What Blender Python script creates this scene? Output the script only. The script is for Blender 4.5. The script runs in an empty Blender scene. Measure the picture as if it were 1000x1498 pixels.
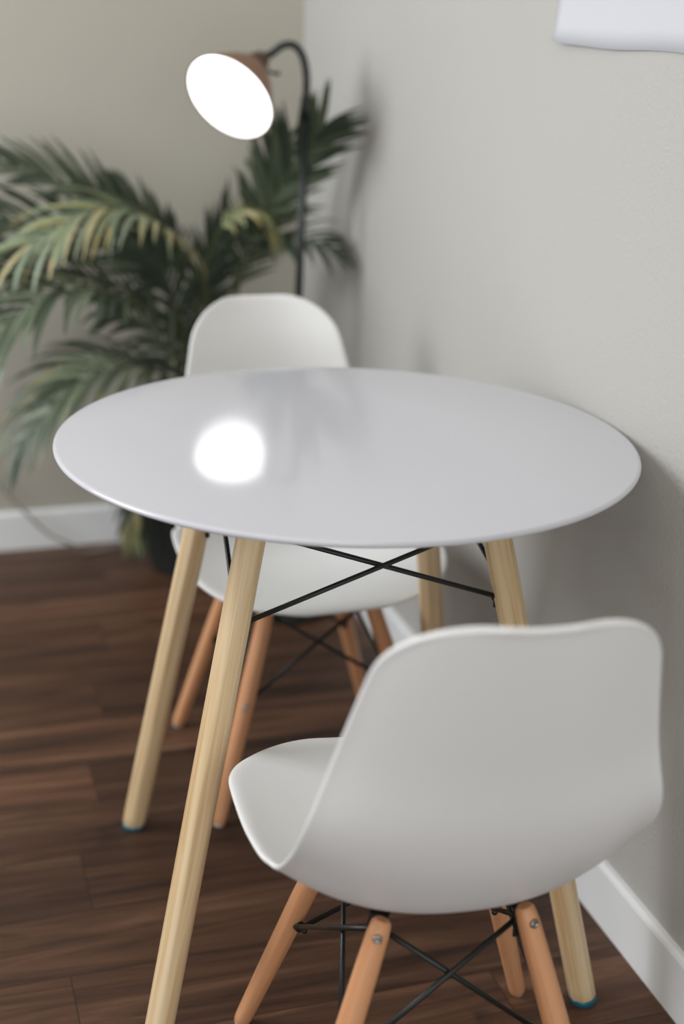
import bpy, bmesh, math, random
from mathutils import Vector, Matrix
PI = math.pi
rng = random.Random(7)
scene = bpy.context.scene
COL = scene.collection

# ------------------------------------------------------------------ camera
CAM = Vector((-0.96712, -3.30628, 1.29988))
YAW, PITCH, ROLL = 0.323108, 0.349511, 0.036796
FWD = Vector((math.sin(YAW)*math.cos(PITCH), math.cos(YAW)*math.cos(PITCH), -math.sin(PITCH)))
_r = Vector((math.cos(YAW), -math.sin(YAW), 0)); _u = _r.cross(FWD)
RGT = _r*math.cos(ROLL) + _u*math.sin(ROLL)
UPV = _u*math.cos(ROLL) - _r*math.sin(ROLL)
cd = bpy.data.cameras.new('camera'); co = bpy.data.objects.new('camera', cd); COL.objects.link(co)
co.matrix_world = Matrix(((RGT.x, UPV.x, -FWD.x, CAM.x), (RGT.y, UPV.y, -FWD.y, CAM.y), (RGT.z, UPV.z, -FWD.z, CAM.z), (0, 0, 0, 1)))
cd.sensor_fit = 'HORIZONTAL'; cd.sensor_width = 25.0; cd.lens = 50.0
cd.dof.use_dof = True; cd.dof.focus_distance = 1.72; cd.dof.aperture_fstop = 1.85
cd.clip_start = 0.05
scene.camera = co

def at(px, py, Y):                       # a picture point at the depth plane y = Y
    d = FWD + RGT*((px-500)/2000.0) - UPV*((py-749)/2000.0)
    return CAM + d*((Y-CAM.y)/d.y)

# ------------------------------------------------------------------ helpers
def empty(name, loc, rz, label, cat, group=None):
    o = bpy.data.objects.new(name, None); COL.objects.link(o)
    o.location = loc; o.rotation_euler = (0, 0, rz); o.empty_display_size = .05
    o['label'] = label; o['category'] = cat
    if group: o['group'] = group
    return o
def tag(o, label, cat, group=None):
    o['label'] = label; o['category'] = cat
    if group: o['group'] = group
    return o
def obj(name, bm, mat, parent=None, smooth=True, loc=None, rot=None):
    me = bpy.data.meshes.new(name); bm.normal_update(); bm.to_mesh(me); bm.free()
    if smooth:
        for p in me.polygons: p.use_smooth = True
    o = bpy.data.objects.new(name, me); COL.objects.link(o)
    if mat: me.materials.append(mat)
    if parent: o.parent = parent
    if loc is not None: o.location = loc
    if rot is not None: o.rotation_mode = 'QUATERNION'; o.rotation_quaternion = rot
    return o
def sharp(o, ang=40):
    bm = bmesh.new(); bm.from_mesh(o.data)
    for e in bm.edges:
        if len(e.link_faces) == 2 and e.calc_face_angle(0) > math.radians(ang): e.smooth = False
    bm.to_mesh(o.data); bm.free(); return o
def add_box(bm, c, s, bev=0):
    r = bmesh.ops.create_cube(bm, size=1.0)
    for v in r['verts']: v.co = Vector((v.co.x*s[0]+c[0], v.co.y*s[1]+c[1], v.co.z*s[2]+c[2]))
    if bev:
        es = list({e for v in r['verts'] for e in v.link_edges})
        bmesh.ops.bevel(bm, geom=es, offset=bev, segments=2, affect='EDGES', profile=.5)
def add_lathe(bm, prof, seg=48, M=None, cap=True):
    rings = []
    for r, z in prof:
        if r < 1e-6: rings.append([bm.verts.new((0, 0, z))])
        else: rings.append([bm.verts.new((r*math.cos(2*PI*k/seg), r*math.sin(2*PI*k/seg), z)) for k in range(seg)])
    for a, b in zip(rings, rings[1:]):
        for k in range(seg):
            k2 = (k+1) % seg
            if len(a) == 1: bm.faces.new((a[0], b[k2], b[k]))
            elif len(b) == 1: bm.faces.new((a[k], a[k2], b[0]))
            else: bm.faces.new((a[k], a[k2], b[k2], b[k]))
    if cap:
        if len(rings[0]) > 1: bm.faces.new(list(reversed(rings[0])))
        if len(rings[-1]) > 1: bm.faces.new(rings[-1])
    if M is not None:
        for ring in rings:
            for v in ring: v.co = M @ v.co
def add_tube(bm, pts, rad, seg=10, cap=True):
    pts = [Vector(p) for p in pts]; n = len(pts)
    rs = rad if isinstance(rad, (list, tuple)) else [rad]*n
    up = Vector((0, 0, 1)); prev = None; rings = []
    for i, p in enumerate(pts):
        t = (pts[min(i+1, n-1)] - pts[max(i-1, 0)]).normalized()
        if prev is None:
            a = up if abs(t.z) < .9 else Vector((1, 0, 0))
            x = t.cross(a).normalized()
        else: x = (prev - t*prev.dot(t)).normalized()
        prev = x; y = t.cross(x)
        rings.append([bm.verts.new(p + (x*math.cos(2*PI*k/seg) + y*math.sin(2*PI*k/seg))*rs[i]) for k in range(seg)])
    for a, b in zip(rings, rings[1:]):
        for k in range(seg): bm.faces.new((a[k], a[(k+1) % seg], b[(k+1) % seg], b[k]))
    if cap: bm.faces.new(list(reversed(rings[0]))); bm.faces.new(rings[-1])
def crom(c, n):                            # Catmull-Rom through a list of equal-length tuples
    c = [tuple(x) for x in c]; k = len(c[0])
    c = [tuple(2*c[0][j]-c[1][j] for j in range(k))] + c + [tuple(2*c[-1][j]-c[-2][j] for j in range(k))]
    m = len(c)-3; out = []
    for q in range(n):
        u = q*m/(n-1); i = min(int(u), m-1); t = u-i; p0, p1, p2, p3 = c[i:i+4]
        out.append(tuple(.5*(2*p1[j]+(p2[j]-p0[j])*t+(2*p0[j]-5*p1[j]+4*p2[j]-p3[j])*t*t+(3*p1[j]-p0[j]-3*p2[j]+p3[j])*t**3) for j in range(k)))
    return out
def vcurve(pts, n): return [Vector(p) for p in crom([tuple(p) for p in pts], n)]
def zrot(d): return Vector((0, 0, 1)).rotation_difference(Vector(d).normalized())

# ------------------------------------------------------------------ materials
def L(c): return tuple(((x/255.0)/12.92 if x/255.0 <= .04045 else ((x/255.0+.055)/1.055)**2.4) for x in c) + (1,)
class NT:
    def __init__(s, name):
        s.m = bpy.data.materials.new(name); s.m.use_nodes = True; s.t = s.m.node_tree; s.n = s.t.nodes
        s.b = s.n['Principled BSDF']
    def add(s, typ, **kw):
        n = s.n.new(typ)
        for k, v in kw.items(): setattr(n, k, v)
        return n
    def link(s, a, b): s.t.links.new(a, b)
    def val(s, inp, v):
        if hasattr(v, 'is_output'): s.link(v, inp)
        else: inp.default_value = v
    def math(s, op, a, b=0, c=None):
        n = s.add('ShaderNodeMath', operation=op); s.val(n.inputs[0], a); s.val(n.inputs[1], b)
        if c is not None: s.val(n.inputs[2], c)
        return n.outputs[0]
    def ramp(s, fac, stops):
        n = s.add('ShaderNodeValToRGB'); s.link(fac, n.inputs[0]); e = n.color_ramp.elements
        while len(e) < len(stops): e.new(.5)
        for q, (p, c) in zip(e, stops): q.position = p; q.color = c
        return n.outputs[0]
    def mix(s, fac, a, b, typ='MIX'):
        n = s.add('ShaderNodeMix', data_type='RGBA', blend_type=typ); s.val(n.inputs[0], fac); s.val(n.inputs[6], a); s.val(n.inputs[7], b)
        return n.outputs[2]
    def noise(s, vec, scale, detail=3, rough=.5, dist=0):
        n = s.add('ShaderNodeTexNoise'); s.link(vec, n.inputs['Vector'])
        n.inputs['Scale'].default_value = scale; n.inputs['Detail'].default_value = detail; n.inputs['Roughness'].default_value = rough; n.inputs['Distortion'].default_value = dist
        return n.outputs['Fac']
    def obj(s): return s.add('ShaderNodeTexCoord').outputs['Object']
    def scale(s, vec, sc, loc=(0, 0, 0)):
        n = s.add('ShaderNodeMapping'); s.link(vec, n.inputs[0]); n.inputs['Scale'].default_value = sc; n.inputs['Location'].default_value = loc
        return n.outputs[0]
    def bump(s, h, strength, dist):
        n = s.add('ShaderNodeBump'); s.link(h, n.inputs['Height']); n.inputs['Strength'].default_value = strength; n.inputs['Distance'].default_value = dist
        s.link(n.outputs[0], s.b.inputs['Normal'])
def plain(name, col, rough, metal=0, coat=0, spec=.5, vary=.0, scale=30):
    t = NT(name); b = t.b; b.inputs['Roughness'].default_value = rough; b.inputs['Metallic'].default_value = metal
    b.inputs['Coat Weight'].default_value = coat; b.inputs['Specular IOR Level'].default_value = spec
    if vary:
        f = t.noise(t.obj(), scale, 3)
        t.link(t.mix(f, tuple(x*(1-vary) for x in col[:3])+(1,), tuple(min(1, x*(1+vary)) for x in col[:3])+(1,)), b.inputs['Base Color'])
    else: b.inputs['Base Color'].default_value = col
    return t.m

def wall_mat(name, col):
    t = NT(name); t.b.inputs['Roughness'].default_value = .75; t.b.inputs['Specular IOR Level'].default_value = .25
    o = t.obj(); f = t.noise(o, 2.5, 2)
    t.link(t.mix(f, tuple(x*.975 for x in col[:3])+(1,), tuple(x*1.02 for x in col[:3])+(1,)), t.b.inputs['Base Color'])
    t.bump(t.noise(o, 150, 3, .55), .4, .004)
    return t.m
M_WALL = wall_mat('wall_paint', (.465, .450, .418, 1))
M_BACK = wall_mat('wall_paint_warm_shade', (.480, .452, .382, 1))  # same paint as the right wall; warm shade tone put into its colour
M_CEIL = wall_mat('ceiling_paint', (.75, .74, .72, 1))
M_TRIM = plain('trim_paint', (.86, .87, .86, 1), .4, vary=.02, scale=8)
M_SHELL = plain('white_polypropylene', (.79, .783, .762, 1), .42, spec=.35, vary=.012, scale=5)
M_TOP = plain('white_lacquer', (.585, .58, .61, 1), .09, spec=.5, vary=.008, scale=6)
M_BLACK = plain('black_powder_coat', (.008, .011, .010, 1), .38, vary=.15, scale=60)
M_STEEL = plain('bolt_steel', (.34, .31, .28, 1), .3, metal=1, vary=.1, scale=200)
M_BLUE = plain('blue_foot_cap', (.01, .12, .17, 1), .3, vary=.1)
M_FELT = plain('pale_glide', (.55, .52, .48, 1), .6, vary=.1)
M_COPPER = plain('brown_metal_shade', L((142, 104, 80)), .5, metal=.1, vary=.06, scale=20)
M_DKBROWN = plain('dark_brown_metal', L((84, 62, 50)), .45, metal=.2, vary=.06)
M_PAPER = plain('white_paper', (.58, .58, .60, 1), .8, vary=.01)
M_CORD = plain('grey_cord', L((150, 143, 132)), .6, vary=.05)
M_POT = plain('dark_pot', (.015, .018, .016, 1), .5, vary=.1)
M_SOIL = plain('soil', (.03, .02, .012, 1), .95, vary=.4, scale=60)

def wood(name, light, mid, dark, rough, freq=1.0, spec=.35):
    t = NT(name); t.b.inputs['Roughness'].default_value = rough; t.b.inputs['Specular IOR Level'].default_value = spec
    o = t.obj(); inf = t.add('ShaderNodeObjectInfo').outputs['Random']
    cx = t.add('ShaderNodeCombineXYZ'); t.link(t.math('MULTIPLY', inf, 37.0), cx.inputs[0]); t.link(t.math('MULTIPLY', inf, 11.0), cx.inputs[2])
    va = t.add('ShaderNodeVectorMath', operation='ADD'); t.link(t.scale(o, (95*freq, 95*freq, 2.6)), va.inputs[0]); t.link(cx.outputs[0], va.inputs[1])
    f = t.noise(va.outputs[0], 1.0, 4, .55, .35)
    vb = t.add('ShaderNodeVectorMath', operation='ADD'); t.link(t.scale(o, (420*freq, 420*freq, 9)), vb.inputs[0]); t.link(cx.outputs[0], vb.inputs[1])
    g = t.noise(vb.outputs[0], 1.0, 2)
    c = t.ramp(f, [(.33, dark), (.48, mid), (.64, light)])
    c = t.mix(t.math('MULTIPLY', g, .25), c, mid)
    t.link(c, t.b.inputs['Base Color']); t.bump(g, .05, .001)
    return t.m
M_PINE = wood('pale_pine', (.80, .63, .40, 1), (.70, .51, .29, 1), (.55, .345, .165, 1), .42)
M_BEECH = wood('orange_beech', (.70, .36, .185, 1), (.64, .31, .15, 1), (.55, .25, .115, 1), .42, .8)

def floor_mat():
    t = NT('wood_planks'); b = t.b; o = t.obj()
    sp = t.add('ShaderNodeSeparateXYZ'); t.link(o, sp.inputs[0]); x, y = sp.outputs[0], sp.outputs[1]
    W, PL = .1475, 1.22
    ry = t.math('DIVIDE', t.math('ADD', y, 1.382), W); row = t.math('FLOOR', ry); fy = t.math('SUBTRACT', ry, row)
    rx = t.math('DIVIDE', t.math('ADD', t.math('ADD', x, .75), t.math('MULTIPLY', t.math('ADD', row, 1.0), -.6365)), PL)
    pl = t.math('FLOOR', rx); fx = t.math('SUBTRACT', rx, pl)
    idv = t.add('ShaderNodeCombineXYZ'); t.link(row, idv.inputs[0]); t.link(pl, idv.inputs[1])
    wn = t.add('ShaderNodeTexWhiteNoise', noise_dimensions='3D'); t.link(idv.outputs[0], wn.inputs['Vector'])
    rnd = wn.outputs['Value']; rc = wn.outputs['Color']
    off = t.add('ShaderNodeVectorMath', operation='SCALE'); t.link(rc, off.inputs[0]); off.inputs['Scale'].default_value = 23.0
    def vec(sc):
        a = t.add('ShaderNodeVectorMath', operation='ADD'); t.link(t.scale(o, sc), a.inputs[0]); t.link(off.outputs[0], a.inputs[1]); return a.outputs[0]
    g1 = t.noise(vec((1.5, 19, 1)), 1.0, 6, .68, 1.1)
    g2 = t.noise(vec((6, 130, 1)), 1.0, 3, .6, .3)
    g3 = t.noise(vec((3.2, 7, 1)), 1.0, 3, .5, 1.2)
    base = t.ramp(g1, [(.30, (.027, .0132, .0078, 1)), (.45, (.074, .0335, .0180, 1)), (.58, (.122, .0580, .0315, 1)), (.76, (.220, .120, .070, 1))])
    base = t.mix(t.math('MULTIPLY', g2, .5), base, t.mix(.6, base, (.02, .011, .008, 1)))
    tone = t.math('ADD', t.math('MULTIPLY', rnd, .75), .62)
    tn = t.add('ShaderNodeCombineXYZ'); [t.link(tone, tn.inputs[k]) for k in range(3)]
    base = t.mix(1.0, base, tn.outputs[0], 'MULTIPLY')
    kn = t.ramp(g3, [(.64, (0, 0, 0, 1)), (.72, (1, 1, 1, 1))])
    base = t.mix(t.math('MULTIPLY', kn, .75), base, (.020, .011, .007, 1))
    sy = t.math('MINIMUM', fy, t.math('SUBTRACT', 1.0, fy)); sx = t.math('MINIMUM', fx, t.math('SUBTRACT', 1.0, fx))
    ey = t.math('LESS_THAN', sy, .008); ex = t.math('LESS_THAN', sx, .0009)
    seam = t.math('MAXIMUM', ey, ex)
    base = t.mix(t.math('MULTIPLY', seam, .6), base, (.012, .007, .005, 1))
    t.link(base, b.inputs['Base Color'])
    t.link(t.math('ADD', t.math('MULTIPLY', g2, .12), .44), b.inputs['Roughness']); b.inputs['Specular IOR Level'].default_value = .32
    h = t.math('SUBTRACT', t.math('MULTIPLY', g2, .4), seam); t.bump(h, .12, .0015)
    return t.m
M_FLOOR = floor_mat()

def leaf_mat():
    t = NT('palm_leaf'); b = t.b; b.inputs['Roughness'].default_value = .42; b.inputs['Specular IOR Level'].default_value = .4
    a = t.add('ShaderNodeAttribute'); a.attribute_name = 'tint'
    f = t.noise(t.scale(t.obj(), (60, 60, 60)), 1.0, 2)
    c = t.mix(t.math('MULTIPLY', f, .35), a.outputs['Color'], (.03, .05, .025, 1))
    t.link(c, b.inputs['Base Color'])
    tr = t.add('ShaderNodeBsdfTranslucent'); t.link(c, tr.inputs['Color'])
    mx = t.add('ShaderNodeMixShader'); mx.inputs[0].default_value = .18
    t.link(b.outputs[0], mx.inputs[1]); t.link(tr.outputs[0], mx.inputs[2]); t.link(mx.outputs[0], t.n['Material Output'].inputs[0])
    return t.m
M_LEAF = leaf_mat()
def emit(name, col, s):
    t = NT(name); t.b.inputs['Base Color'].default_value = (.9, .9, .9, 1); t.b.inputs['Emission Color'].default_value = col; t.b.inputs['Emission Strength'].default_value = s
    return t.m
M_GLOW = emit('lit_diffuser', (.96, .98, 1, 1), 3.0)

# ------------------------------------------------------------------ the setting
def struct(name, bm, mat, smooth=False):
    o = obj(name, bm, mat, smooth=smooth); o['kind'] = 'structure'; return o
X0, Y0, ZC = -4.6, -5.6, 2.7
def slab(name, c, s, mat):
    bm = bmesh.new(); add_box(bm, c, s); return struct(name, bm, mat)
slab('floor', ((X0)/2, Y0/2, -.05), (-X0+.3, -Y0+.3, .1), M_FLOOR)
slab('ceiling', ((X0)/2, Y0/2, ZC+.05), (-X0+.3, -Y0+.3, .1), M_CEIL)
slab('wall_right', (.075, Y0/2, ZC/2), (.15, -Y0+.3, ZC), M_WALL)
slab('wall_back', (X0/2-.0, .075, ZC/2), (-X0, .15, ZC), M_BACK)
def base(name, a, b, inward):
    # skirting profile swept from a to b, eased top edge
    H, T = .0992, .013
    prof = [(0, 0), (T, 0), (T, H-.008), (T-.002, H-.003), (T-.006, H), (0, H)]
    bm = bmesh.new(); rs = []
    for p in (a, b): rs.append([bm.verts.new((p[0]+inward[0]*u, p[1]+inward[1]*u, v)) for u, v in prof])
    n = len(prof)
    for k in range(n): bm.faces.new((rs[0][k], rs[0][(k+1) % n], rs[1][(k+1) % n], rs[1][k]))
    bm.faces.new(rs[0]); bm.faces.new(list(reversed(rs[1]))); bmesh.ops.recalc_face_normals(bm, faces=bm.faces)
    return struct(name, bm, M_TRIM)
base('baseboard_right', (0, -.0), (0, Y0), (-1, 0))
base('baseboard_back', (-.013, 0), (X0, 0), (0, -1))

# ------------------------------------------------------------------ table
TX, TY, TH, TR = -.39665, -1.61528, .75838, .39366
table = empty('dining_table', (TX, TY, 0), 0, 'round white glossy dining table on pale wooden legs with black cross wires', 'table')
bm = bmesh.new()
add_lathe(bm, [(0, TH-.020), (TR-.055, TH-.020), (TR-.030, TH-.0165), (TR-.006, TH-.0095), (TR-.0012, TH-.0070), (TR, TH-.0045), (TR-.0008, TH-.0018), (TR-.0030, TH-.0004), (TR-.0060, TH), (TR*.5, TH), (0, TH)], 160)
sharp(obj('tabletop', bm, M_TOP, table), 60)
legtop = [(-.5582, -1.7555), (-.5398, -1.4508), (-.2572, -1.779), (-.2344, -1.4753)]
legfoot = [(-.7193, -1.8718), (-.6523, -1.3222), (-.1171, -1.918), (-.1006, -1.3354)]
tl = []
for (ax, ay), (bx, by) in zip(legtop, legfoot):
    a = Vector((ax-TX, ay-TY, TH-.03)); b = Vector((bx-TX, by-TY, .006)); d = a-b; ln = d.length
    tl.append((a, b))
    bm = bmesh.new()
    # turned leg with softly flattened faces
    prof = [(.0165, 0), (.0188, .003), (.0192, .02), (.0196, ln*.5), (.0190, ln*.97), (.0185, ln)]
    seg = 40; rings = []
    for r, z in prof:
        ring = []
        for k in range(seg):
            th = 2*PI*k/seg; m = ((th+PI/8) % (PI/4)) - PI/8
            rr = r*(.35 + .65*math.cos(PI/8)/math.cos(m)*1.02)
            ring.append(bm.verts.new((rr*math.cos(th), rr*math.sin(th), z)))
        rings.append(ring)
    for p, q in zip(rings, rings[1:]):
        for k in range(seg): bm.faces.new((p[k], p[(k+1) % seg], q[(k+1) % seg], q[k]))
    bm.faces.new(list(reversed(rings[0]))); bm.faces.new(rings[-1])
    lg = obj('leg', bm, M_PINE, table, loc=b, rot=zrot(d)); sharp(lg, 50)
    bm = bmesh.new()
    add_lathe(bm, [(0, -.0085), (.015, -.0085), (.0185, -.006), (.0192, .0), (.0186, .0025), (0, .0025)], 32)
    # the cap lies flat on the floor, tilted back from the leg's axis
    cp = obj('foot_cap', bm, M_BLUE, lg); cp['label'] = 'blue plastic foot cap'
    cp.rotation_mode = 'QUATERNION'; cp.rotation_quaternion = zrot(d).inverted().slerp(zrot((0, 0, 1)), .15); cp.location = (0, 0, .001)
for a, b in tl:
    c = a.copy(); u = Vector((a.x, a.y, 0)).normalized(); t = Vector((-u.y, u.x, 0))
    bm = bmesh.new(); p = [c-u*.045-t*.03, c-u*.045+t*.03, c+u*.03+t*.03, c+u*.03-t*.03]
    vs = [bm.verts.new((q.x, q.y, TH-.0195)) for q in p] + [bm.verts.new((q.x, q.y, TH-.0335)) for q in p]
    for f in ((0, 1, 2, 3), (7, 6, 5, 4), (0, 4, 5, 1), (1, 5, 6, 2), (2, 6, 7, 3), (3, 7, 4, 0)): bm.faces.new([vs[i] for i in f])
    bmesh.ops.recalc_face_normals(bm, faces=bm.faces)
    obj('mounting_plate', bm, M_BLACK, table, smooth=False)
def onleg(k, z):
    a, b = tl[k]; return b + (a-b)*((z-b.z)/(a.z-b.z))
for i, j in ((0, 2), (2, 3), (3, 1), (1, 0)):
    for p, q, sg in ((i, j, 1), (j, i, -1)):
        lo, hi = onleg(p, .572 if p in (0, 1) else .581), onleg(q, .690)
        e = (hi-lo).normalized(); mid = (lo+hi)/2; out = Vector((mid.x, mid.y, 0)).normalized()*(.0035*sg)
        inn = Vector((-lo.x, -lo.y, 0)).normalized()
        bm = bmesh.new(); add_tube(bm, [lo+e*.012+out, hi-e*.012+out], .0034, 10)
        obj('brace_wire', bm, M_BLACK, table)
for k in range(4):
    p = onleg(k, .572 if k in (0, 1) else .581); u = Vector((-p.x, -p.y, 0)).normalized()
    bm = bmesh.new(); M = Matrix.Translation(p+u*.018) @ zrot(u).to_matrix().to_4x4()
    add_lathe(bm, [(0, -.004), (.006, -.004), (.006, .004), (.0045, .006), (0, .006)], 12, M)
    add_lathe(bm, [(0, -.006), (.0035, -.006), (.0035, .006), (0, .006)], 10, Matrix.Translation(p+u*.019+Vector((0, 0, -.008))))
    obj('wire_fixing', bm, M_BLACK, table)

# ------------------------------------------------------------------ chairs
CYP = [.2413, .2032, .086, -.0352, -.1159, -.1763, -.2151, -.2421, -.2946]
CZP = [.4028, .4059, .3975, .3766, .3848, .4556, .5348, .6356, .8074]
CW = [.2165, .2231, .2291, .2205, .2044, .1963, .1891, .1626, .124]; CE = [.0126, .017, .0444, .0723, .0687, .0528, .0393, .0454, .0427]
RF, RT = .1533, .0869
def shell_grid(ns=64, nt=35):
    ctl = list(zip(CYP, CZP, CW, CE))
    P = crom(ctl, 500); a = [0]
    for p, q in zip(P, P[1:]): a.append(a[-1]+math.hypot(q[0]-p[0], q[1]-p[1]))
    Ln = a[-1]; G = []; i = 0
    for k in range(ns):
        s = (1-math.cos(PI*k/(ns-1)))/2*Ln; s = s*.75 + .25*Ln*k/(ns-1)
        i = 0
        while i < 498 and a[i+1] < s: i += 1
        t = (s-a[i])/(a[i+1]-a[i]); y, z, w, e = [P[i][j]+(P[i+1][j]-P[i][j])*t for j in range(4)]
        i0, i1 = max(0, i-6), min(499, i+7)
        ty, tz = P[i1][0]-P[i0][0], P[i1][1]-P[i0][1]; n = math.hypot(ty, tz); ny, nz = tz/n, -ty/n
        dw = 0
        if s < RF: dw += RF-math.sqrt(max(0, RF**2-(RF-s)**2))
        if Ln-s < RT: dw += RT-math.sqrt(max(0, RT**2-(RT-Ln+s)**2))
        row = []
        for m in range(nt):
            v = 2*m/(nt-1)-1; v = v*.7+.3*math.sin(v*PI/2)
            r = abs(v)*(w-dw)/w
            off = e*r**2.3146
            edge = min((1-abs(v))*(w-dw), s, Ln-s)          # rolled lip round the border
            lip = max(0, 1-edge/.012); off -= .0035*lip*lip
            row.append(Vector(((w-dw)*v, y+ny*off, z+nz*off)))
        G.append(row)
    return G
def under(x, y):                                            # seat underside height at a local point (coarse)
    best = min((abs(p.x-x)+abs(p.y-y), p.z) for row in SG[:44] for p in row); return best[1]-.010
SG = shell_grid()
def make_chair(label):
    root = empty('dining_chair', (0, 0, 0), 0, label, 'chair', 'moulded white chairs at the round table')
    bm = bmesh.new(); vs = [[bm.verts.new(p) for p in row] for row in SG]
    for r0, r1 in zip(vs, vs[1:]):
        for k in range(len(r0)-1): bm.faces.new((r0[k], r1[k], r1[k+1], r0[k+1]))
    bmesh.ops.recalc_face_normals(bm, faces=bm.faces)
    sh = obj('seat_shell', bm, M_SHELL, root)
    if sum(p.normal.z for p in sh.data.polygons) < 0: sh.data.flip_normals()
    so = sh.modifiers.new('thickness', 'SOLIDIFY'); so.thickness = .0062; so.offset = -1; so.use_even_offset = True
    ss = sh.modifiers.new('smooth', 'SUBSURF'); ss.levels = 1; ss.render_levels = 1
    legs = {}
    for sx in (-1, 1):
        for sy in (1, -1):
            fx, tx = (.197, .0877) if sy > 0 or sx < 0 else (.184, .078)
            foot = Vector((sx*fx, .184 if sy > 0 else -.173, .004)); top = Vector((sx*tx, .098*sy if sy > 0 else -.116, .37))
            zt = .377 if sy < 0 else .370
            top = foot+(top-foot)*((zt-foot.z)/(top.z-foot.z)); d = top-foot; ln = d.length
            legs[sx, sy] = (foot, top)
            bm = bmesh.new()
            add_lathe(bm, [(.0095, 0), (.0112, .002), (.0120, .012), (.0140, ln*.35), (.0152, ln*.62), (.0140, ln*.85), (.0128, ln*.955), (.0112, ln*.99), (.008, ln)], 32)
            lg = obj('leg', bm, M_BEECH, root, loc=foot, rot=zrot(d)); sharp(lg, 45)
            bm = bmesh.new(); add_lathe(bm, [(0, -.004), (.0085, -.004), (.0095, -.002), (.0095, .0012), (0, .0012)], 20)
            obj('foot_glide', bm, M_FELT, lg)
            q = zrot(d).inverted()
            outd = Vector((0.28*sx, sy*1.0, .12)).normalized()
            for zz, rr in ((zt-.017, .0134), (.196, .0155)):
                fr = (zz-foot.z)/(top.z-foot.z); lp = Vector((0, 0, fr*ln)); ld = q @ outd; ld = (ld-Vector((0, 0, ld.z))).normalized()
                bm = bmesh.new(); M = Matrix.Translation(lp+ld*(rr-.0015)) @ zrot(ld).to_matrix().to_4x4()
                add_lathe(bm, [(0, -.003), (.0055, -.003), (.0055, .0012), (.0048, .0028), (.0028, .0038), (.0024, .0026), (0, .0026)], 20, M)
                b = obj('bolt', bm, M_STEEL, lg); b['label'] = 'steel bolt head'
    def on(k, z):
        f, t = legs[k]; return f+(t-f)*((z-f.z)/(t.z-f.z))
    ring = [(-1, 1), (1, 1), (1, -1), (-1, -1)]
    for k in ring:                                          # bent steel plate from each leg up to the shell
        p = on(k, .345); u = Vector((-p.x*.6, -p.y, 0)).normalized(); s = Vector((-u.y, u.x, 0))
        c = p+u*.0165; zt = min(under(c.x, c.y), under(c.x+u.x*.045, c.y+u.y*.045))-.001
        bm = bmesh.new()
        def plate(pts, w):
            vsl = []
            for q0, n0 in pts:
                for sgn, t in ((-1, -.0016), (1, -.0016), (1, .0016), (-1, .0016)): vsl.append(bm.verts.new(q0+s*w*sgn+n0*t))
            for m in range(len(pts)-1):
                for e in range(4): bm.faces.new((vsl[4*m+e], vsl[4*m+(e+1) % 4], vsl[4*m+4+(e+1) % 4], vsl[4*m+4+e]))
            bm.faces.new(vsl[:4]); bm.faces.new(vsl[-4:])
        n1 = (u+Vector((0, 0, 1))).normalized()
        plate([(Vector((c.x, c.y, .332)), u), (Vector((c.x, c.y, zt-.004)), u), (Vector((c.x+u.x*.004, c.y+u.y*.004, zt)), n1), (Vector((c.x+u.x*.045, c.y+u.y*.045, zt+.001)), Vector((0, 0, 1)))], .011)
        bmesh.ops.recalc_face_normals(bm, faces=bm.faces)
        obj('seat_bracket', bm, M_BLACK, root, smooth=False)
    for i in range(4):
        ka, kb = ring[i], ring[(i+1) % 4]
        for p, q, sg in ((ka, kb, 1), (kb, ka, -1)):
            hi, lo = on(p, .354 if p[1] < 0 else .340), on(q, .196)
            hi = hi+Vector((-hi.x*.5, -hi.y, 0)).normalized()*.020; lo = lo+Vector((-lo.x*.5, -lo.y, 0)).normalized()*.018
            mid = (lo+hi)/2; o = Vector((mid.x, mid.y, 0)).normalized()*(.0035*sg)
            bm = bmesh.new(); add_tube(bm, [hi+o, lo+o], .0033, 10); obj('brace_wire', bm, M_BLACK, root)
    for k in ring:
        p = on(k, .196); u = Vector((-p.x*.5, -p.y, 0)).normalized()
        bm = bmesh.new(); M = Matrix.Translation(p+u*.017) @ zrot(u).to_matrix().to_4x4()
        add_lathe(bm, [(0, -.004), (.0075, -.004), (.0075, .003), (.006, .005), (.004, .006), (.004, .013), (.0025, .0145), (0, .0145)], 14, M)
        obj('wire_nut', bm, M_BLACK, root)
    return root
chair = make_chair('white moulded chair in the foreground, its back to the viewer, beside the right wall')
chair.location = (-.4168, -2.0400, 0); chair.rotation_euler = (0, 0, -.1120)
def copy_tree(o, parent=None):
    c = o.copy(); COL.objects.link(c)
    if parent: c.parent = parent
    for ch in list(o.children): copy_tree(ch, c)
    return c
far = copy_tree(chair)
far.location = (-.3230, -1.1674, 0); far.rotation_euler = (0, 0, 3.170)
far['label'] = 'white moulded chair on the far side of the table, facing the viewer, before the palm'

# ------------------------------------------------------------------ floor lamp
LC = Vector((-.310, -.550, 1.1366))                         # middle of the lit disc
toV = (CAM-LC).normalized()
rp = (RGT-toV*RGT.dot(toV)).normalized(); up = toV.cross(rp)
LN = (toV*.655 - rp*.50 - up*.565).normalized()             # where the disc faces
neck = LC-LN*.128
lamp = empty('floor_lamp', (-.15, -.50, 0), 0, 'lit floor lamp with brown bell shade and black gooseneck pole in the corner', 'lamp')
lo = Vector((-.15, -.50, 0))
pole_top = at(447.5, 150, -.495); pole_mid = at(438, 400, -.50)
dd = (pole_top-pole_mid); pole_foot = pole_mid+dd*((.02-pole_mid.z)/dd.z)
bm = bmesh.new(); M = Matrix.Translation((pole_foot.x-lo.x, pole_foot.y-lo.y, 0))
add_lathe(bm, [(0, 0), (.096, 0), (.100, .004), (.100, .014), (.094, .019), (.03, .023), (.014, .032), (0, .032)], 48, M)
obj('lamp_base', bm, M_BLACK, lamp)
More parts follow.
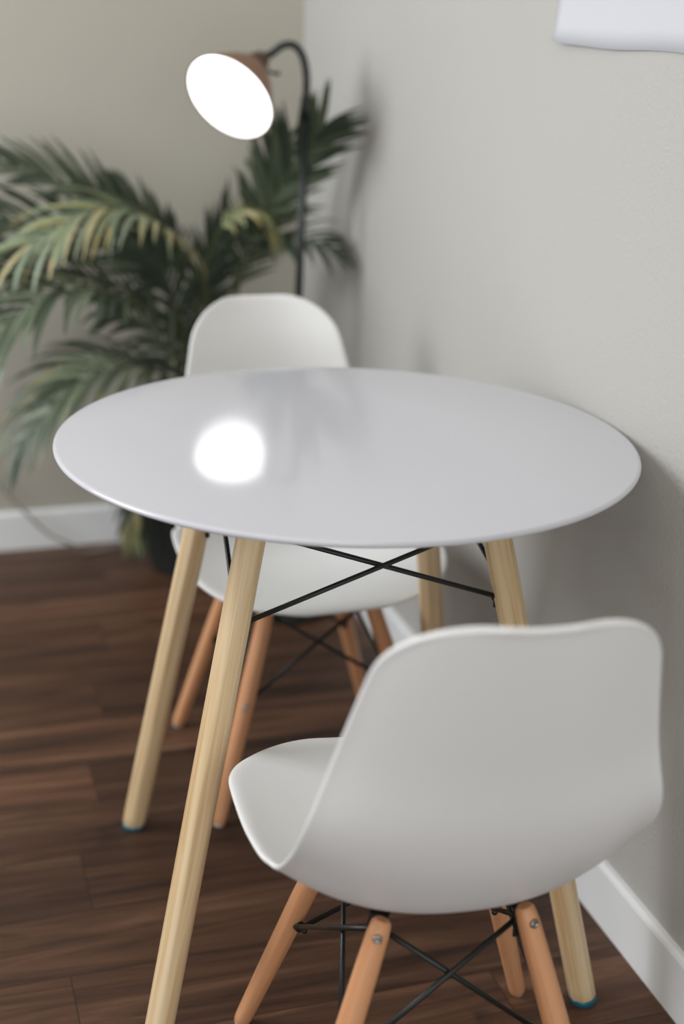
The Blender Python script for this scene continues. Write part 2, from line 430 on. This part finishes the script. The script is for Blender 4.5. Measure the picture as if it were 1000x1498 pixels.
bm = bmesh.new(); add_tube(bm, [pole_foot-lo, pole_mid-lo, pole_top-lo], .0085, 16); obj('pole', bm, M_BLACK, lamp)
bm = bmesh.new(); pe = (pole_top-pole_mid).normalized()
add_tube(bm, [pole_top-lo-pe*.03, pole_top-lo+pe*.012], .0115, 16); obj('pole_collar', bm, M_BLACK, lamp)
arc = vcurve([pole_top, at(448, 110, -.495), at(442, 81, -.495), at(429, 66, -.492), at(413, 67, -.486), at(399, 77, -.48), neck], 40)
bm = bmesh.new(); add_tube(bm, [p-lo for p in arc], .0078, 14); obj('gooseneck', bm, M_BLACK, lamp)
Msh = Matrix.Translation(LC-lo) @ zrot(LN).to_matrix().to_4x4()
bm = bmesh.new()
add_lathe(bm, [(.020, -.098), (.030, -.094), (.045, -.082), (.060, -.062), (.076, -.036), (.0885, -.012), (.0955, .001), (.0965, .003), (.0940, .003), (.0865, -.012), (.074, -.036), (.058, -.062), (.043, -.080), (.020, -.092)], 64, Msh, cap=False)
obj('lamp_shade', bm, M_COPPER, lamp)
bm = bmesh.new(); add_lathe(bm, [(0, -.142), (.011, -.141), (.016, -.136), (.028, -.106), (.031, -.092), (.020, -.090), (0, -.090)], 32, Msh)
cap = obj('shade_cap', bm, M_DKBROWN, lamp); cap['label'] = 'dark brown cap between shade and gooseneck'
bm = bmesh.new(); add_lathe(bm, [(0, -.006), (.0915, -.006), (.0935, -.002), (.0925, .0015), (.06, .0045), (0, .006)], 64, Msh)
df = obj('light_diffuser', bm, M_GLOW, lamp); df['label'] = 'glowing round white diffuser'
s0 = LC-LN*.100
bm = bmesh.new()
sw = s0 + rp*.026 - up*.006
add_tube(bm, [s0+rp*.018-up*.004-lo, sw-lo, sw+rp*.018-up*.006-lo, sw+rp*.026-up*.004-lo], [.003, .003, .0035, .005], 10); obj('switch', bm, M_BLACK, lamp)

# ------------------------------------------------------------------ palm
PC = Vector((-.315, -.200, 0))
palm = empty('potted_palm', PC, 0, 'potted palm with long arching green fronds against the back wall', 'plant')
bm = bmesh.new(); add_lathe(bm, [(0, 0), (.095, 0), (.100, .004), (.128, .20), (.132, .205), (.132, .225), (.124, .225), (.118, .19), (0, .19)], 48)
sharp(obj('plant_pot', bm, M_POT, palm), 40)
bm = bmesh.new(); add_lathe(bm, [(.12, .196), (.06, .203), (0, .206)], 32, cap=False)
obj('soil', bm, M_SOIL, palm)
GREENS = [(.085, .110, .066), (.115, .142, .088), (.062, .085, .055), (.150, .178, .115)]
SAGE = [(.25, .30, .20), (.20, .25, .155), (.29, .33, .21)]
YEL = [(.42, .41, .20), (.34, .36, .18), (.26, .30, .15), (.50, .44, .24)]
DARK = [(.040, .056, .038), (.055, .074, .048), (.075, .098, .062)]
def frond(pts, n, ln, cols, droop=.35, ang=52, t0=.25, wid=.013, tipcol=None, sidew=(1, 1), normal=(0, -.6, .8), taper=.55):
    R = vcurve([p-PC for p in pts], 60); bm = bmesh.new(); cl = bm.loops.layers.float_color.new('tint')
    def paint(f, c):
        for l in f.loops: l[cl] = (*c, 1)
    nf = len(bm.faces)
    add_tube(bm, R, [.0045*(1-.75*i/59) for i in range(60)], 7)
    for f in bm.faces: paint(f, (.10, .115, .05))
    N0 = Vector(normal).normalized()
    for q in range(n):
        t = t0+(1-t0)*(q+.5)/n
        for sg in (-1, 1):
            if rng.random() > sidew[0 if sg < 0 else 1]: continue
            tt = min(.999, t+rng.uniform(-.006, .006)); i = min(58, int(tt*59)); fr = tt*59-i
            p = R[i].lerp(R[i+1], fr); T = (R[i+1]-R[max(0, i-1)]).normalized()
            S = T.cross(N0).normalized()*sg; Nn = S.cross(T).normalized()*sg
            u = (t-t0)/(1-t0); prof = (math.sin(PI*min(1, .18+.62*u)))**.7
            l = ln*prof*rng.uniform(.85, 1.12)
            al = math.radians(ang*(1-taper*u)+rng.uniform(-7, 7))
            d = (T*math.cos(al)+S*math.sin(al)+N0*rng.uniform(.02, .22)).normalized()
            w = wid*rng.uniform(.8, 1.15)*(.6+.4*prof); c = rng.choice(cols); k2 = rng.uniform(.85, 1.15); c = tuple(x*k2 for x in c)
            dr = droop*rng.uniform(.7, 1.35); rows = []; ns = 7; side = d.cross(Nn).normalized(); dirn = d.copy(); pos = p.copy()
            tip = rng.random() < .3
            for m in range(ns+1):
                s = m/ns; ww = w*(math.sin(PI*min(1, .12+.88*s**.8)))**.8*.5 if m < ns else .0004
                fold = Vector((0, 0, 1))*ww*.35
                rows.append((bm.verts.new(pos-side*ww+fold), bm.verts.new(pos), bm.verts.new(pos+side*ww+fold)))
                dirn = (dirn+Vector((0, 0, -1))*dr*2*(s+.15)/ns).normalized(); pos = pos+dirn*(l/ns)
                side = (side-dirn*side.dot(dirn)).normalized()
            for m in range(ns):
                a, b = rows[m], rows[m+1]
                cc = c
                if tipcol and tip and m >= ns-2: cc = tipcol
                for e in (0, 1): paint(bm.faces.new((a[e], a[e+1], b[e+1], b[e])), cc)
    # keep the foliage in front of the two walls
    for v in bm.verts:
        wx, wy = v.co.x+PC.x, v.co.y+PC.y
        if wx > -.02: v.co.x = -.02-PC.x-.10*(1-math.exp(-(wx+.02)/.10))*.15
        if wy > -.02: v.co.y = -.02-PC.y-.10*(1-math.exp(-(wy+.02)/.10))*.15
        if v.co.z < .012: v.co.z = .012+abs(v.co.z-.012)*.1
    return obj('frond', bm, M_LEAF, palm)
hub = PC+Vector((0, 0, .2))
def hb(dx=0, dy=0): return hub+Vector((dx, dy, 0))
A = lambda x, y, Y: at(x, y, Y)
OR = (.46, .36, .14)
# upper left sweep
frond([hb(-.03, 0), A(290, 520, -.20), A(268, 400, -.24), A(190, 325, -.28), A(100, 270, -.32), A(-70, 215, -.36)], 26, .165, GREENS, .22, 36, .40, .015, normal=(.1, -.8, .55))
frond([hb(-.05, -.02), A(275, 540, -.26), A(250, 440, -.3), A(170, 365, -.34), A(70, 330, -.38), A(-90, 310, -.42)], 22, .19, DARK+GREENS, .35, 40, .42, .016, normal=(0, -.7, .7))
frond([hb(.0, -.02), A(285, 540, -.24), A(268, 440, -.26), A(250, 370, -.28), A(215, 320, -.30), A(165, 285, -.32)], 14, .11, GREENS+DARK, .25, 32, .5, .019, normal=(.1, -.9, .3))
# yellow-green drooping fronds
frond([hb(.0, -.04), A(305, 500, -.30), A(290, 400, -.38), A(230, 328, -.46), A(140, 308, -.52), A(40, 360, -.55)], 24, .19, YEL+SAGE+SAGE, .95, 58, .45, .016, OR, normal=(0, -.25, .97))
frond([hb(.02, -.04), A(312, 500, -.28), A(300, 400, -.34), A(330, 325, -.38), A(372, 312, -.40), A(405, 350, -.42)], 12, .085, YEL, 1.0, 50, .55, .015, OR, normal=(0, -.3, .95))
# tall fan at the lamp pole
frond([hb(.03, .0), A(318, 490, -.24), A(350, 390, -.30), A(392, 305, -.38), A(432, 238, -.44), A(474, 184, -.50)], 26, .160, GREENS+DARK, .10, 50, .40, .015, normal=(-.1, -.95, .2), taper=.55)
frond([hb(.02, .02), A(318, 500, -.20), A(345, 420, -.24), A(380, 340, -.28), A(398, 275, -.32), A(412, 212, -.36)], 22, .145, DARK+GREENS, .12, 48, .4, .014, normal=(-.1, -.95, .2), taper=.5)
# right hand low frond
frond([hb(.05, 0), A(330, 520, -.24), A(352, 412, -.30), A(395, 364, -.36), A(440, 350, -.42), A(500, 368, -.47)], 7, .13, DARK, .85, 44, .52, .018, normal=(0, -.5, .86), taper=.3)
# lower left drooping fronds
frond([hb(-.04, -.03), A(285, 640, -.30), A(255, 560, -.36), A(190, 535, -.42), A(105, 570, -.46), A(30, 650, -.48)], 20, .18, GREENS+SAGE, .75, 46, .42, .016, (.3, .24, .1), normal=(0, -.4, .9))
frond([hb(-.04, -.02), A(280, 620, -.25), A(245, 555, -.28), A(180, 520, -.30), A(110, 530, -.32), A(50, 590, -.34)], 14, .15, GREENS+DARK, .7, 46, .45, .014, normal=(0, -.4, .9))
# big near frond at the left edge
frond([hb(-.05, -.05), A(275, 580, -.36), A(215, 455, -.48), A(120, 425, -.58), A(40, 450, -.64), A(-50, 540, -.68)], 18, .20, SAGE+GREENS, .75, 46, .45, .019, normal=(0, -.35, .93))
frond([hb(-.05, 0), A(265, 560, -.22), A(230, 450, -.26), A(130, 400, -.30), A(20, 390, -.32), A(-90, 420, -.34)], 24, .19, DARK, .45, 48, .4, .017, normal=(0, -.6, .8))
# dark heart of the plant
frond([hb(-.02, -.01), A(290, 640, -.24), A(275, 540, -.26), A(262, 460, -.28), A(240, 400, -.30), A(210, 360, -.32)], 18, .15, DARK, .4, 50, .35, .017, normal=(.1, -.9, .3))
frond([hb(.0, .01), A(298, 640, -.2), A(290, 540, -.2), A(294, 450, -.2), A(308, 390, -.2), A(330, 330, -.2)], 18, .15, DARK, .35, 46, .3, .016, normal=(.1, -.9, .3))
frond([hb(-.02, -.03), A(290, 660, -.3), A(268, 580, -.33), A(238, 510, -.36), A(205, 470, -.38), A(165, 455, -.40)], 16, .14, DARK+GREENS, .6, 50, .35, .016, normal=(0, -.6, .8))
# low fronds drooping to the floor
frond([hb(-.06, -.02), A(250, 740, -.26), A(232, 705, -.27), A(212, 700, -.28), A(196, 735, -.285), A(190, 785, -.285)], 10, .10, YEL+GREENS, .9, 30, .45, .014, OR, normal=(0, -.9, .4))
frond([hb(-.05, .02), A(262, 740, -.2), A(246, 715, -.2), A(228, 720, -.2), A(218, 750, -.2), A(214, 785, -.2)], 10, .12, GREENS+DARK, .9, 34, .45, .016, normal=(0, -.9, .4))

# ------------------------------------------------------------------ cord and paper
bm = bmesh.new()
cp = [at(-150, 560, -.05), at(-60, 655, -.06), at(0, 712, -.07), at(38, 750, -.08), at(70, 780, -.09), at(105, 797, -.10)]
cp = [Vector((p.x, p.y, max(p.z, .006))) for p in cp] + [Vector((-.56, -.085, .006)), Vector((-.47, -.055, .006)), Vector((-.36, -.04, .006)), Vector((-.22, -.12, .006)), Vector((-.16, -.30, .006))]
add_tube(bm, vcurve(cp, 90), .0042, 10)
tag(obj('power_cord', bm, M_CORD), 'thin grey power cord hanging in front of the back baseboard at far left', 'cord')
bm = bmesh.new(); Y1, Z1, PW, PH = -1.350, 1.2672, .62, .80; nx, nz = 40, 30; g = []
for layer in (0, 1):
    rows = []
    for j in range(nz+1):
        row = []
        for i in range(nx+1):
            a = i/nx; b = j/nz; curl = math.exp(-b/.05)
            xo = -.0012-.0065*curl*(.6+.4*math.sin(a*7+1)) - .003*math.exp(-a/.05)*curl + (-.0006 if layer else 0)
            zo = Z1+b*PH+.0012*math.sin(a*16)*curl+.006*math.exp(-a/.03)*curl
            row.append(bm.verts.new((xo, Y1-a*PW, zo)))
        rows.append(row)
    g.append(rows)
for layer, rows in enumerate(g):
    for j in range(nz):
        for i in range(nx):
            f = (rows[j][i], rows[j][i+1], rows[j+1][i+1], rows[j+1][i]); bm.faces.new(f if layer else tuple(reversed(f)))
def rimloop(r): return [r[0][i] for i in range(nx+1)]+[r[j][nx] for j in range(1, nz+1)]+[r[nz][i] for i in range(nx-1, -1, -1)]+[r[j][0] for j in range(nz-1, 0, -1)]
ra, rb = rimloop(g[0]), rimloop(g[1])
for k in range(len(ra)): bm.faces.new((ra[k], ra[(k+1) % len(ra)], rb[(k+1) % len(ra)], rb[k]))
bmesh.ops.recalc_face_normals(bm, faces=bm.faces)
tag(obj('paper_sheet', bm, M_PAPER), 'large blank white paper sheet on the right wall, lower edge curling', 'paper')

# ------------------------------------------------------------------ light
w = bpy.data.worlds.new('world'); scene.world = w; w.use_nodes = True
bg = w.node_tree.nodes['Background']; bg.inputs[0].default_value = (1, .82, .56, 1); bg.inputs[1].default_value = .15
def area(name, loc, target, sx, sy, e, col):
    d = bpy.data.lights.new(name, 'AREA'); d.shape = 'RECTANGLE'; d.size = sx; d.size_y = sy; d.energy = e; d.color = col
    o = bpy.data.objects.new(name, d); COL.objects.link(o); o.location = loc
    o.rotation_mode = 'QUATERNION'; o.rotation_quaternion = (Vector(target)-Vector(loc)).to_track_quat('-Z', 'Y'); return o
DAY = (.90, .945, 1)
area('side_fill_light', (-2.4, -.9, 1.9), (0, -1.2, 1.1), 1.2, 1.0, 41, DAY)  # added fill panel to lift the walls; hangs inside the room, no window there
area('left_window_light', (-4.4, -1.0, 1.6), (0, -1.0, 1.2), 1.6, 1.6, 36, DAY)
area('glass_door_light', (-2.6, -5.4, .8), (-.7, 0, .6), 3.0, 1.4, 36, DAY)
area('front_window_light', (-.9, -5.4, 1.3), (-.6, -2, .8), 1.6, 2.0, 21, DAY)
area('ceiling_light', (-1.2, -3.1, 2.66), (-1.2, -3.1, 0), 1.4, 1.4, 17, (1, .98, .95))

scene.view_settings.view_transform = 'Standard'; scene.view_settings.look = 'None'
scene.view_settings.exposure = 0.0; scene.view_settings.gamma = 1.0
scene.view_settings.use_curve_mapping = False
